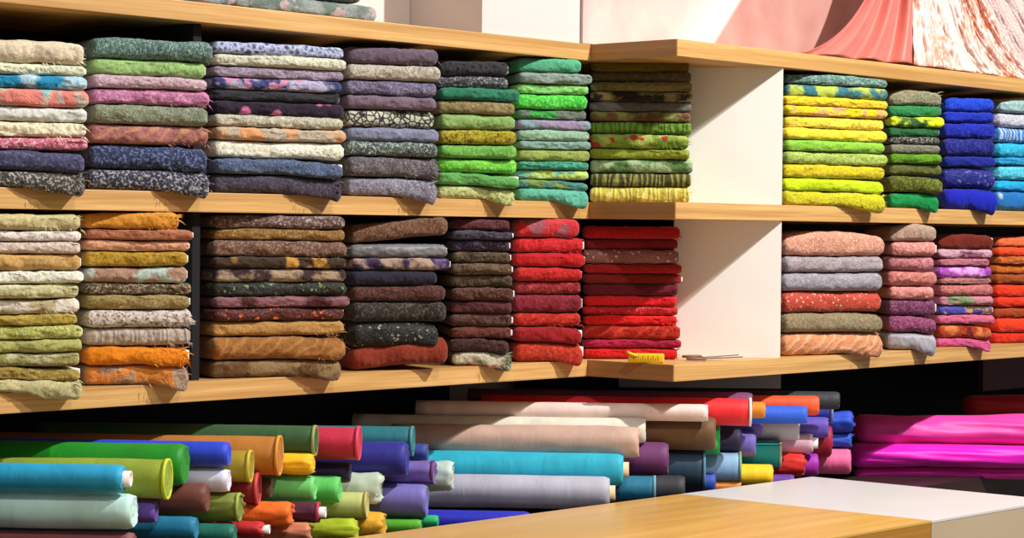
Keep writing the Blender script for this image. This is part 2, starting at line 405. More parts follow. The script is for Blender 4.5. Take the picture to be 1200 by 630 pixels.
stack('B1', 'wide grey floral stack', 250, 404, U_, [
 ('navy lace with white pattern', '2c3460', 'b8c0e0', 'lace', 'w'), ('greyish beige lace', 'bcbca4', 'd0d0bc', 'lace'), ('dull mauve lace', '9c8ca0', 'b0a0b0', 'speckle'), ('lavender cloth with blue flowers', 'b8b4d0', '3c4878', 'patch', None, 'c88ca8'),
 ('charcoal cloth with tiny hearts', '34343c', '8c7c88', 'roses'), ('dark purple cloth with pink roses', '2c1c34', 'd87ca4', 'roses', None, 'f0b0c8'), ('beige grey lace', 'b8b4a0', 'd0ccb8', 'speckle'), ('peach and grey lace', 'c0b4a0', 'd8a070', 'patch'),
 ('pale cream lace', 'd0d0bc', 'e4e4d4', 'lace'), ('slate blue lace', '4c5c7c', '6c7c98', 'swirl', 'w'), ('dark mauve lace', '443c4c', '5c5464', 'speckle', 'f')],
 [51, 65, 79, 92, 106, 119, 135, 149.5, 165.5, 186, 204.5, 225], YL)
stack('B2', 'narrow grey lace stack', 406, 514, U_, [
 ('dull plum cloth', '6c5c6c', '847484', 'plain', 'f'), ('greyish cream knit', 'b4ac9c', 'c8c0b0', 'speckle'), ('greyish violet lace', '6c6480', '9890a8', 'swirl'), ('dusty mauve lace', '7c6878', '8c7888', 'plain'),
 ('cream lace with black net', '2c2c30', 'c0c0ac', 'net'), ('bluish grey cloth', '8488a0', None, 'plain'), ('dark lace with pale squiggles', '4c5854', 'b0bcb4', 'swirl'), ('greyish brown lace', '5c5458', '8c8488', 'swirl', 'f'), ('pale grey fringed lace', '807c8c', 'a8a4b0', 'swirl', 'f')],
 [55, 75, 94, 112, 128, 149, 166, 183, 207, 231], YL)
stack('C1', 'black topped green stack', 514, 607, U_, [
 ('black lace', '18181c', '343438', 'lace', 'ws'), ('charcoal lace', '4c4c50', '9c9ca0', 'speckle', 's'), ('teal green cloth', '2c7c60', '409070', 'plain'), ('tan brown lace', '8c7c54', 'a09068', 'speckle'),
 ('light green cloth', '8cac64', None, 'plain', 'w'), ('gold and brown sequinned cloth', 'b0a428', '5c4410', 'speckle'), ('mid green cloth', '6cac4c', '84bc60', 'speckle'), ('bright green lace', '74cc44', '90dc60', 'speckle'),
 ('leaf green cloth', '64a458', None, 'plain', 'w'), ('pale olive lace', 'a8b070', 'bcc488', 'lace', 'f')],
 [71, 89, 103, 118, 134, 151.5, 169, 185.5, 202, 217, 235], YL)
stack('C2', 'sea green topped stack', 606, 692, U_, [
 ('sea green cloth', '58ac84', None, 'plain', 's'), ('grey sage cloth', '8c9c94', None, 'plain'), ('light green lace', '80c86c', 'a0d480', 'speckle'), ('vivid green lace', '48c840', '80dc70', 'speckle'),
 ('green cloth with grey patch', '44a44c', '6c7468', 'patch'), ('lilac and pale blue cloth', '88a4a8', '9888a4', 'patch'), ('pale sage cloth', '94b49c', None, 'plain', 'w'), ('greyish mint cloth', '84a498', None, 'plain'),
 ('olive green cloth', '98a858', None, 'plain'), ('teal lace', '3c947c', '60a88c', 'speckle'), ('aqua cloth with lime patch', '64b8ac', 'b4cc70', 'patch'), ('teal cloth with olive print', '4c8c84', '7c9450', 'patch', None, '5894b8'), ('mint aqua cloth', '64b49c', None, 'plain')],
 [68, 85, 98, 110, 128, 140, 152, 165, 175, 189, 199, 210, 221, 235], YL)
def facing(pl, pr, py, Z0, Z1):
    return at_depth(pl, py, Z0), at_depth(pr, py, Z1)
a, b = facing(689, 810, 236, 5.145, 5.135)
stack('D', 'olive stack by white panel', 691, 806, U_, [
 ('dark mustard brown cloth', '7c6410', None, 'plain'), ('dark brown lace', '605440', '786c50', 'speckle'), ('olive brown lace', '787040', '8c8454', 'lace'), ('black and tan lace', '342c24', '9c8c60', 'patch'),
 ('taupe grey cloth', '74706a', None, 'plain'), ('brown and green print', '7c5838', '848c48', 'patch'), ('grass green cloth', '5c8424', '7c9c3c', 'stripes'), ('green cloth with red flowers', '7c9c34', 'a8b45c', 'patch', 'f', 'a83c28'),
 ('yellowish green cloth', '94a434', None, 'plain'), ('green and pale leaf print', '60844c', 'a0b88c', 'patch'), ('dark olive swirled cloth', '4c4c24', '9c9c58', 'stripes'), ('pale yellow striped cloth', 'ccbc4c', 'e0d888', 'stripes', 'f')],
 [71, 83.5, 95, 107, 119, 130.5, 142, 157, 174, 186, 202.5, 218.5, 236], YR, a, b, depth=.12)
stack('E', 'tall yellow stack', 920, 1040, U_, [
 ('grey teal net cloth', '60847c', '9cb8ac', 'speckle', 'd'), ('teal and lime print', '3c7c88', 'b4c454', 'patch'), ('mustard and yellow cloth', 'e8c80c', 'ecd050', 'speckle', 'w'), ('yellow cloth with peach flowers', 'f0d414', 'd8a070', 'patch'),
 ('yellow lace', 'd8c01c', 'ead850', 'lace'), ('smooth lemon cloth', 'f0d83c', None, 'plain', 'w'), ('fresh green cloth', '90c440', 'a8d468', 'plain'), ('lime lace with white mesh', '9cb844', 'ccd488', 'swirl', 'w'),
 ('golden yellow lace', 'ccb800', 'dccc30', 'speckle'), ('acid lime cloth', 'c4dc00', None, 'plain'), ('ochre yellow lace', 'c4bc0c', 'd4cc30', 'speckle', 'f')],
 [88, 100, 114.5, 125, 137, 150.7, 165, 177.7, 193, 209, 224.3, 242], YR)
stack('F', 'khaki topped green stack', 1042, 1104, U_, [
 ('khaki frayed cloth', '8c886c', 'a09c80', 'speckle', 'df'), ('deep green cloth', '30884c', None, 'plain', 'w'), ('green cloth with yellow sequins', '44703c', 'd8e828', 'patch'), ('dark green cloth', '2c6c3c', None, 'plain', 'w'),
 ('black and grey lace', '3c4038', 'a0a090', 'speckle'), ('taupe cloth', '848474', None, 'plain'), ('apple green cloth', '64981c', None, 'plain', 'w'), ('dull olive cloth', '646834', None, 'plain'),
 ('olive lace', '545c14', '7c8430', 'speckle'), ('emerald cloth', '04904a', None, 'plain')],
 [105, 123, 136, 148.5, 160, 169, 180, 191.6, 205.6, 224.7, 244], YR)
stack('G', 'royal blue stack', 1106, 1168, U_, [
 ('royal blue lace', '0c40c4', '1c50d0', 'speckle'), ('cobalt cloth', '0c30b4', None, 'plain'), ('deep blue lace', '0c24a4', '2438b8', 'speckle', 'f'), ('dark navy beaded lace', '141a78', '38409c', 'speckle'),
 ('navy blue cloth', '102490', None, 'plain'), ('navy lace with silver specks', '141e80', '6068a8', 'sequin'), ('ultramarine cloth', '0c1eb0', None, 'plain')],
 [114, 130.7, 143.4, 161.7, 182.8, 195.5, 220, 244.5], YR)
stack('H', 'cyan stack', 1169, 1250, U_, [
 ('pale aqua lace', '90b0b0', 'b0c8c8', 'speckle'), ('silvery grey lace', 'b4b4c0', 'd4d4dc', 'speckle'), ('blue and white print', '3c80c0', 'c0d0e8', 'stripes'), ('cyan lace', '1cacd0', '50c0dc', 'speckle'),
 ('deep cyan cloth', '1490c0', '3ca4cc', 'speckle'), ('turquoise lace', '2cb0cc', '60c4d8', 'lace'), ('bright cyan cloth', '18a8d8', None, 'plain'), ('blue cloth with cream flowers', '1474b8', 'd0d0c0', 'roses')],
 [118, 133, 150, 167.5, 184.5, 194, 211, 224, 245], YR)
# lower row
stack('I1', 'cream stack at lower left', -75, 96, L_, [
 ('pale straw fringed cloth', 'd8cc98', 'e4dcb4', 'plain', 'f'), ('white cloth', 'f0e8e0', None, 'plain', 'w'), ('pale blush lace', 'dcc8bc', 'ecdcd4', 'speckle', 'w'), ('apricot cloth', 'd4ac6c', None, 'plain', 'w'),
 ('white and pale green lace', 'd8d8c4', 'ececdc', 'lace', 'w'), ('pale olive cloth', 'ccc898', 'dcd8b0', 'patch'), ('tan cloth with cream flowers', 'c4b48c', 'e4dcd0', 'patch', 'f'), ('dull gold cloth', 'bca44c', None, 'plain'),
 ('pale lime lace', 'b8bc60', 'd4d49c', 'speckle', 'w'), ('soft olive cloth', 'b8b870', None, 'plain'), ('olive cloth with ivory print', 'a8a468', 'ccc8a4', 'patch'), ('ochre cloth', 'a89048', 'b8a05c', 'speckle', 'w'), ('pale beige frayed cloth', 'ccc494', None, 'plain', 'f')],
 [250, 269, 282, 297, 317, 332, 349.5, 368.5, 381.7, 397.7, 413.4, 430, 444.5, 459], YL)
stack('I2', 'orange and cream stack', 99, 224, L_, [
 ('golden orange cloth', 'e09c38', None, 'plain', 'fs'), ('brownish salmon cloth', 'b87858', None, 'plain', 'w'), ('light peach cloth', 'e0a888', None, 'plain', 'w'), ('mustard gold cloth', 'b4902c', 'c4a040', 'speckle', 'w'),
 ('brown and aqua floral cloth', 'b4907c', 'bccfc6', 'patch', 'w'), ('dark taupe lace', '5c4c3c', 'bca888', 'swirl'), ('tan cloth', '9c8854', 'ac9868', 'speckle', 'w'), ('white lace with brown edge', 'e0d4cc', '7c6050', 'speckle', 'f'),
 ('greyish beige ribbed cloth', 'b8a89c', 'c8baae', 'stripes', 'f'), ('vivid orange cloth', 'ec8c08', 'f09c24', 'plain', 'wf'), ('orange floral and taupe cloth', 'b8a088', 'd8883c', 'patch', 'f', '98806c')],
 [249, 268.5, 281, 294, 312, 331, 345, 362, 383.5, 405, 427.5, 450], YL)
stack('J1', 'wide brown stack', 250, 408, L_, [
 ('brown and silver lace', '6c5048', 'a89c9c', 'speckle', 'w'), ('bronze lace', '8c6838', 'a88850', 'speckle'), ('reddish brown lace', '745444', '9c8070', 'speckle', 'f'), ('dark brown cloth with gold spots', '483424', 'c09040', 'roses'),
 ('dark plum cloth with cream edge', '40282c', 'a8947c', 'patch'), ('blackish olive cloth with sequins', '2a2a20', '7c9c6c', 'sequin', 'w'), ('maroon cloth with mauve flowers', '501e1e', '8c6068', 'patch'), ('dark red cloth with orange beads', '5c2420', 'd86c34', 'sequin', 'w'),
 ('golden beige cloth', 'bc9054', None, 'plain', 'f'), ('caramel pleated cloth', 'a06c34', 'b88448', 'twist', 'f'), ('brown cloth with white lace', '6c4c28', '8c7450', 'patch', None, None)],
 [252, 267.8, 281.4, 301, 314, 330, 346.5, 359.5, 375, 393, 420.6, 440], YL)
stack('J2', 'dark ruffle topped stack', 412, 526, L_, [
 ('brown ruffled cloth', '6c4834', '8c6c50', 'swirl', 't'), ('shiny silver grey cloth', '747478', None, 'satin', 'w'), ('purple cloth with cream flowers', '3c2c4c', 'a89080', 'patch', 'w', '6c5484'), ('dark indigo cloth', '282038', None, 'plain', 's'),
 ('dark red brown lace', '4c2c28', '744438', 'speckle'), ('blackish brown lace', '2c2420', '5c5448', 'speckle'), ('black sequinned cloth', '1a1a16', '8c8c84', 'sequin', 's'), ('rust red cloth', '8c3418', None, 'plain', 't')],
 [264, 285.6, 302, 316.4, 334, 353, 377, 406, 434], YL)
stack('K', 'narrow brown stack', 528, 600, L_, [
 ('maroon lace', '5c2c30', '744044', 'speckle'), ('bluish charcoal lace', '302c3c', '504c5c', 'lace', 'w'), ('dark violet lace', '3a2c40', '584c60', 'speckle', 'w'), ('khaki brown lace', '5c4c38', '746450', 'speckle', 'w'),
 ('tan brown lace', '64503c', '7c6850', 'speckle', 'w'), ('dark khaki lace', '50402e', '68583f', 'speckle'), ('brown and maroon lace', '58342c', '745040', 'speckle', 'w'), ('dark rose cloth', '602f34', '744248', 'plain'),
 ('greyish brown cloth', '5a3c34', '705048', 'speckle', 'w'), ('reddish brown cloth', '703c30', None, 'plain', 'w'), ('dark burgundy cloth', '442424', '5c3434', 'speckle'), ('multicoloured leaf print', '4c6444', 'c4bca4', 'patch', 'f', 'a05044')],
 [257, 270, 280.6, 294.5, 308.5, 322.4, 336.3, 352, 367.3, 382.8, 396.7, 412, 430], YL)
stack('L', 'left red stack', 603, 683, L_, [
 ('pink cloth with red flowers', 'a8606a', 'c82c34', 'patch'), ('scarlet cloth', 'c41820', 'd43038', 'speckle', 'wf'), ('bright red cloth', 'c01418', None, 'plain', 'w'), ('red cloth with woven pattern', 'bc1c1c', 'cc3430', 'speckle', 'w'),
 ('dull red lace', '902024', 'b04448', 'speckle'), ('dark crimson cloth', '841c2c', '982c3c', 'speckle', 'w'), ('orange red draped cloth', 'bc2818', 'cc4028', 'twist', 'f'), ('crimson cloth', 'a0101c', None, 'plain', 'w'), ('brick red lace', 'b83018', 'c84830', 'speckle', 'w')],
 [255.5, 278, 296, 313, 329.5, 344.6, 365.7, 382.3, 400.4, 425.5], YL)
a, b = facing(683, 797, 422, 5.145, 5.15)
stack('M', 'right red stack', 684, 796, L_, [
 ('deep red frayed cloth', 'b8141c', None, 'plain', 'f'), ('maroon red cloth', '8c1a20', None, 'plain'), ('dusty pink cloth with sequins', 'a06c66', 'e8c8c0', 'sequin'), ('red smooth cloth', 'b01c1c', None, 'plain'),
 ('dark red cloth with gold print', '8c201a', '9c7030', 'plain', 'w'), ('burgundy cloth', '701428', None, 'plain'), ('signal red cloth', 'e01c24', None, 'plain'), ('red beaded cloth', 'c8181e', 'e06060', 'sequin'),
 ('glossy scarlet cloth', 'e01818', None, 'plain', 'f'), ('orange red corded cloth', 'b82818', 'd85030', 'twist'), ('raspberry red cloth', 'b01844', None, 'plain'), ('bright scarlet cloth', 'dc1818', None, 'plain', 'wf')],
 [264.6, 279.7, 291.8, 309, 320.4, 332.5, 346, 359, 369.3, 380.8, 397.4, 407.3, 420], YR, a, b, depth=.12, shelf='lower')
stack('N', 'peach and grey stack', 919, 1037, L_, [
 ('pale peach puffy lace', 'd0947c', 'e8b49c', 'speckle', 'd'), ('greyish mauve satin', 'a49498', 'bcb0b4', 'swirl'), ('cool grey cloth', '9c98a0', 'b0acb4', 'speckle'), ('coral red lace with beads', 'c44c34', 'e8a898', 'sequin'),
 ('khaki beige lace', '8c7c5c', 'a89878', 'swirl'), ('light orange draped lace', 'd89468', 'e8b898', 'twist', 'f')],
 [271, 300, 318.6, 341, 365.7, 388.6, 413], YR, shelf='lower')
stack('O', 'rose and plum stack', 1041, 1097, L_, [
 ('sandy beige cloth', 'b89c88', None, 'plain', 'd'), ('salmon pink cloth', 'd88e86', 'e8b0a8', 'speckle', 'w'), ('dusty rose lace', 'bc747c', 'cc9094', 'speckle'), ('coral pink lace', 'cc7e76', 'dc9c94', 'twist'),
 ('pale pink draped cloth', 'e49c94', 'c87c74', 'twist'), ('plum lace', '703458', '9c6484', 'swirl', 'w'), ('mulberry swirled lace', '883c64', 'b06c90', 'swirl'), ('silver grey satin', 'a09ca4', None, 'satin')],
 [262, 282.4, 300, 317, 335, 351, 370, 389, 408], YR, shelf='lower')
stack('P', 'multicoloured pink stack', 1100, 1165, L_, [
 ('rust brown cloth', '74200e', None, 'plain', 'dw'), ('mauve print cloth', '884864', 'c49ca8', 'patch'), ('dusty pink cloth', 'bc7484', None, 'plain', 's'), ('violet cloth with pink flowers', 'ac4cb8', 'd8a0dc', 'patch'),
 ('greyish rose cloth', 'ac7470', None, 'plain'), ('dull salmon cloth', 'bc6c6c', 'cc8480', 'speckle'), ('pale green and pink print', '88986f', 'c47c90', 'patch'), ('blue and gold floral cloth', '947c84', '5450a8', 'patch', 'w', 'c0a060'),
 ('rose pink cloth', 'd46c8c', None, 'plain'), ('orange and maroon print', 'b0401c', 'd88048', 'patch', None, '70181c'), ('bright pink cloth', 'd05c8c', None, 'plain')],
 [273.7, 291.8, 302.6, 311.5, 325.5, 332.3, 346.6, 357.4, 368.7, 379.5, 395.7, 408], YR, shelf='lower')
stack('Q', 'orange stack at lower right', 1168, 1250, L_, [
 ('light coral orange cloth', 'e47040', None, 'plain', 'd'), ('vivid orange cloth', 'e85010', None, 'plain'), ('bronze orange lace', 'bc5c1c', 'cc7c38', 'speckle'), ('amber cloth', 'c86c18', None, 'plain'),
 ('brownish orange cloth', 'a0500c', None, 'plain'), ('orange red cloth', 'e43c0c', None, 'plain'), ('red orange cloth', 'e4380c', None, 'plain'), ('rusty orange cloth', 'a84814', None, 'plain'), ('bright vermilion cloth', 'ec4014', None, 'plain'), ('deep vermilion cloth', 'dc3004', None, 'plain')],
 [277, 289, 300, 309.4, 320.7, 332.3, 347.7, 359.3, 372, 389, 404], YR, shelf='lower')
# the piece lying on top of the shelving
a = on_y(236, 10, YL+.03); b = on_y(443, 22, YL+.02); a.z = b.z = 0
u = (b-a).normalized(); o_ = a.copy(); o_.z = ZT[0]+.0006
t = make_bundle(o_, math.atan2(u.y, u.x), (b-a).length, .2, .034, ('grey green and pink floral cloth', '98a09c', '6c7c74', 'patch', 'f', 'b8a0a0'), 'grey green and pink printed cloth lying on top of the left shelving', 'folded fabrics on the shelving top')
o_.z += .035; o_ = o_+u*.06
make_bundle(o_, math.atan2(u.y, u.x), (b-a).length-.10, .2, .05, ('grey floral cloth', '7c8480', 'b8b0ac', 'patch', '', '586c60'), 'grey printed cloth, upper piece of the two on top of the left shelving', 'folded fabrics on the shelving top')

# ------------------------------------------------------------------ cloth rolls
RT = 4*math.pi/180
Fh = Vector((CF.x, CF.y, 0)).normalized(); Rh = Vector((CR.x, CR.y, 0)).normalized()
AX = (Rh*math.cos(RT)-Fh*math.sin(RT)).normalized(); PX = Vector((-AX.y, AX.x, 0))   # axis and the level direction across it
def roll_body(L, r, seed, crumple=0, gather=0):
    """local: axis x, right end at x=0, body to x=-L"""
    bm = bmesh.new(); nx, na = 26, 32; V = []; off = Vector((seed*2.3 % 40, seed*1.1 % 23, 0))
    for i in range(nx+1):
        t = i/nx; x = -L*t**1.25; row = []
        k = 1-(max(0, 1-(-x)/.005)**2)*.10
        for j in range(na):
            a = 2*math.pi*j/na
            rr = r*(.965+.045*j/na)*k
            rr += r*noise.noise(Vector((x*5, math.cos(a)*1.2, math.sin(a)*1.2))+off)*(.05+.10*crumple)
            rr += r*noise.noise(Vector((x*28, math.cos(a)*2.8, math.sin(a)*2.8))+off)*(.014+.16*crumple)
            xe = x + (noise.noise(Vector((9, math.cos(a)*2, math.sin(a)*2))+off)*(.004+.012*crumple) if i == 0 else 0)
            row.append(bm.verts.new((xe, rr*math.cos(a), rr*math.sin(a))))
        V.append(row)
    for A, B in zip(V, V[1:]):
        for j in range(na): bm.faces.new((A[j], A[(j+1) % na], B[(j+1) % na], B[j]))
    bm.faces.new(V[-1])
    prev = V[0]
    for s, dx in ((.90, .001), (.84, -.003), (.72, .001), (.66, -.003), (.52, 0), (.46, -.004), (.33, -.001)):   # wound layers on the end
        cur = [bm.verts.new((dx+noise.noise(Vector((s*7, j*.5, 1))+off)*.002, v.co.y*s, v.co.z*s)) for j, v in enumerate(V[0])]
        for j in range(na): bm.faces.new((prev[(j+1) % na], prev[j], cur[j], cur[(j+1) % na]))
        prev = cur
    bm.faces.new(prev)
    bmesh.ops.recalc_face_normals(bm, faces=bm.faces[:]); return bm
def ring_mesh(r0, r1, x0, x1, na=28):
    bm = bmesh.new(); pr = [(x0, r0), (x1, r0), (x1, r1), (x0, r1)]
    R_ = [[bm.verts.new((x, r*math.cos(2*math.pi*j/na), r*math.sin(2*math.pi*j/na))) for j in range(na)] for x, r in pr]
    for k in range(4):
        A, B = R_[k], R_[(k+1) % 4]
        for j in range(na): bm.faces.new((A[j], A[(j+1) % na], B[(j+1) % na], B[j]))
    bmesh.ops.recalc_face_normals(bm, faces=bm.faces[:]); return bm
# (end px, top, bottom, length, colour, label, flags, edge colour)   c=core tube w=white core e=edge band k=crumpled s=satin
ROLLS = [
 (145, 543.5, 578, .75, '1ca4d4', 'bright cyan cloth roll with white core end at the far left', 'w'),
 (157, 577, 621, .75, 'c8f0e8', 'pale mint white cloth roll under the bright cyan roll', ''),
 (157, 622, 650, .7, '8c4c50', 'dusky pink cloth roll below the pale mint roll at lower left', ''),
 (183, 586, 613, .5, '5c3c9c', 'small purple cloth roll right of the pale mint roll end', ''),
 (197, 537, 585, .75, '8ea42c', 'olive green cloth roll with bright lime edge behind the cyan roll', 'e', 'c4d810'),
 (217, 518, 569, .75, '048c0c', 'deep green cloth roll above the olive green roll', ''),
 (230, 604, 634, .6, '0478a0', 'peacock blue cloth roll at the bottom left', ''),
 (243, 565, 601, .6, '70382c', 'chestnut brown cloth roll right of the olive green roll end', ''),
 (268, 516, 547, .7, '1c40d8', 'royal blue cloth roll right of the deep green roll', ''),
 (268, 548, 577, .6, 'd8d8f0', 'lavender white cloth roll under the royal blue roll', ''),
 (275, 612, 640, .6, '04705c', 'dark teal cloth roll at the bottom right of the peacock blue roll', ''),
 (281, 577, 611, .5, '788430', 'moss green cloth roll with pale edge under the lavender white roll', 'ek', 'a8b840'),
 (294, 527, 565, .5, 'a08a18', 'mustard olive cloth roll with yellow edge beside the royal blue roll', 'e', 'c8b828'),
 (303, 553, 590, .5, '9c2428', 'dark red cloth roll with red edge below the mustard olive roll', 'e', 'd83c3c'),
 (308, 610, 630, .5, 'c81c24', 'small red cloth roll at the bottom beside the dark teal roll', 'kw'),
 (318, 558, 584, .5, '4c3014', 'dark brown cloth roll tucked under the ochre roll', ''),
 (328, 510, 557, .85, 'b87424', 'long ochre brown cloth roll with orange edge', 'e', 'e09420'),
 (340, 588, 618, .4, 'ec6c14', 'orange cloth roll in the lower left heap', 'k'),
 (362, 612, 634, .3, 'c87c58', 'copper coloured crumpled roll below the orange roll', 'k'),
 (367, 531, 556, .5, 'f0bc08', 'yellow cloth roll right of the ochre roll end', 'k'),
 (369, 556, 588, .45, '6cd070', 'light green cloth roll under the yellow roll', ''),
 (370, 498, 534, .55, '2f5a30', 'long forest green cloth roll above the ochre roll', 'e', '8c9c50'),
 (374, 588, 612, .4, '4c1030', 'plum cloth roll with white core near the orange roll', 'wke', 'c0204c'),
 (398, 557, 590, .45, '5cc860', 'spring green cloth roll right of the light green roll', ''),
 (410, 540, 566, .5, '1c0c40', 'blackish purple cloth roll under the crimson roll', ''),
 (418, 607, 636, .4, 'a8bc10', 'lime yellow cloth roll at the bottom by the table corner', 'k'),
 (421, 499, 539, .6, 'c01e40', 'crimson cloth roll between forest green and dark teal rolls', 'e', 'd83058'),
 (430, 576, 607, .4, 'bcc078', 'pale khaki cloth roll above the lime yellow roll', 'e', 'c0a860'),
 (446, 553, 590, .35, 'bcccb8', 'pale crumpled sage cloth roll under the navy roll', 'k'),
 (450, 600, 630, .35, 'e8ac24', 'amber yellow cloth roll at the table corner', 'k'),
 (477, 516, 559, .6, '1c1c88', 'navy cloth roll in front of the dark teal roll', ''),
 (484, 499, 534, .6, '106c78', 'dark teal cloth roll right of the crimson roll', 'e', '308890'),
 (493, 608, 626, .4, '50a820', 'grass green cloth roll under the lavender roll', ''),
 (500, 566, 606, .4, '7068b4', 'greyish lavender cloth roll in the middle of the heap', ''),
 (501, 519, 541, .5, '243c8c', 'small dark blue cloth roll beside the dark teal roll', ''),
 (508, 539, 567, .4, '6c58a4', 'mauve violet cloth roll with plum edge above the greyish lavender roll', 'ek', '602060'),
 (513, 603, 618, .4, '10ac68', 'tiny emerald cloth roll at the table edge', ''),
 (530, 540, 575, .35, 'b4c8c0', 'pale mint grey cloth roll beside the violet roll end', 'k'),
 (620, 598, 626, .6, '1820b8', 'bright ultramarine cloth roll beneath the long pale grey roll', ''),
 (714, 557, 598, .62, 'b0b0c0', 'long pale grey cloth roll with wooden core near the table', 'c'),
 (730, 530, 570, .68, '18acc8', 'long turquoise cloth roll above the pale grey roll', 'c'),
 (748, 499, 537, .55, 'c0a090', 'long dusty beige cloth roll above the turquoise roll', 'k2'),
 (756, 489, 520, .66, 'dcd8c8', 'long ivory cloth roll behind the dusty beige roll', ''),
 (768, 557, 589, .4, '086c8c', 'petrol blue cloth roll right of the pale grey roll end', 'e', '60a0b0'),
 (783, 517, 557, .5, '642860', 'plum cloth roll right of the turquoise roll', ''),
 (802, 556, 590, .4, '26262e', 'charcoal cloth roll between petrol blue and blue rolls', ''),
 (826, 524, 574, .5, '0c3048', 'dark petrol cloth roll under the brown roll', 'e', '5080a0'),
 (829, 473, 494, .66, 'e4ccc4', 'long pinkish white cloth roll below the bright red roll', ''),
 (838, 487, 528, .5, '644420', 'brown cloth roll right of the ivory roll end', ''),
 (838, 553, 578, .35, '2848a8', 'small blue cloth roll left of the yellow roll', ''),
 (843, 496, 533, .4, '08b040', 'vivid green cloth roll end behind the brown roll', ''),
 (868, 529, 565, .4, '84acd0', 'light blue cloth roll with greenish edge', 'e', '80a888'),
 (868, 500, 530, .4, '20143c', 'blackish violet cloth roll right of the vivid green roll', ''),
 (868, 564, 576, .3, 'e08828', 'small orange cloth roll below the light blue roll', ''),
 (880, 466, 499, .62, 'e41c24', 'long bright red cloth roll on top of the heap', 'e', 'f0e0e0'),
 (881, 459, 480, .66, '6c3058', 'long dull plum cloth roll behind the bright red roll', ''),
 (885, 503, 535, .35, '6858a8', 'lavender cloth roll right of the blackish violet roll', ''),
 (893, 486, 511, .35, '7058ac', 'violet cloth roll below the bright red roll end', ''),
 (896, 470, 490, .3, 'e08814', 'amber orange cloth roll beside the bright red roll end', ''),
 (905, 543, 570, .35, 'f4c404', 'bright yellow cloth roll behind the white table', ''),
 (915, 515, 548, .35, '0ca090', 'jade teal cloth roll with pale edge above the bright yellow roll', 'e', 'c0b890'),
 (930, 555, 575, .3, '602c98', 'violet cloth roll low behind the white table', ''),
 (936, 488, 516, .35, 'c4c4c8', 'light grey cloth roll under the azure roll', ''),
 (942, 530, 558, .3, 'dc2018', 'red crumpled cloth roll right of the jade teal roll', 'k'),
 (945, 475, 497, .4, '205cd8', 'azure blue cloth roll under the orange red roll', ''),
 (952, 507, 531, .3, 'e0b0c4', 'pale pink cloth roll with white core end', 'w'),
 (958, 530, 558, .3, 'a020ac', 'magenta purple cloth roll between red and pink rolls', ''),
 (959, 463, 487, .5, 'f0501c', 'orange red cloth roll on top of the right heap', ''),
 (970, 488, 513, .35, '6450b8', 'bluish violet cloth roll right of the light grey roll', ''),
 (974, 496, 536, .35, 'a80e30', 'dark crimson cloth roll behind the pale pink roll', ''),
 (975, 463, 495, .4, '3844a8', 'indigo cloth roll with pale edge right of the orange red roll', 'e', '9098c0'),
 (983, 458, 480, .4, '26262e', 'black cloth roll behind the indigo roll', ''),
 (996, 525, 556, .3, 'f0689c', 'pink cloth roll at the right end of the heap', ''),
 (998, 481, 507, .3, '1040bc', 'bright blue crumpled roll left of the magenta satin', 'k'),
 (997, 507, 524, .3, '1448b8', 'small bright blue roll under the crumpled blue one', 'k'),
]
ROLLS.sort(key=lambda r: r[0])
placed = []
for idx, R_ in enumerate(ROLLS):
    px, yt, yb, L, col, lab, fl = R_[:7]; ec = R_[7] if len(R_) > 7 else None
    yend = 3.13-.14*min(1, max(0, (px-600)/300))
    Z = (on_y(px, (yt+yb)/2, yend)-CAM).dot(CF); z0_ = Z
    while True:
        C = at_depth(px, (yt+yb)/2, Z); r = (yb-yt)/2/FPX*Z
        s, e = C.dot(AX), None; q = (C.dot(PX), C.z); bad = False
        for (q2, r2, s2, L2) in placed:
            if s-L < s2 and s2-L2 < s and math.hypot(q[0]-q2[0], q[1]-q2[1]) < (r+r2)*.97: bad = True; break
        if C.z-r < .8605 and False: bad = False
        if not bad or Z > z0_+.45: break
        Z += .004
    yb_back = C.y-AX.y*L                      # stay in front of the back panel
    if yb_back > YB-.05-r: L = max(.2, (YB-.05-r-C.y)/(-AX.y))
    placed.append((q, r, s, L))
    root = empty('fabric_roll', C, (0, 0, math.atan2(AX.y, AX.x)))
    m = cloth('cloth_'+lab.split(' cloth')[0].split(' crumpled')[0].replace(' ', '_'), col)
    k2 = 1 if ('k' in fl and 'k2' not in fl) else (.25 if 'k2' in fl else 0)
    link('wound_cloth', roll_body(L, r*.97, idx+3, k2), m, root)
    if ec:
        o = link('cloth_edge', ring_mesh(r*.88, r*1.015, -.005, .001), cloth('edge_cloth', ec), root); o['label'] = 'differently coloured cut edge of the roll'
    if 'w' in fl or 'c' in fl:
        rc = min(.017, r*.55)
        link('core_tube', ring_mesh(rc*.72, rc, -.03, .013), M_CARD if 'w' in fl else M_TUBE, root)
    tag(root, lab, 'fabric roll', 'cloth rolls heaped under the shelves')

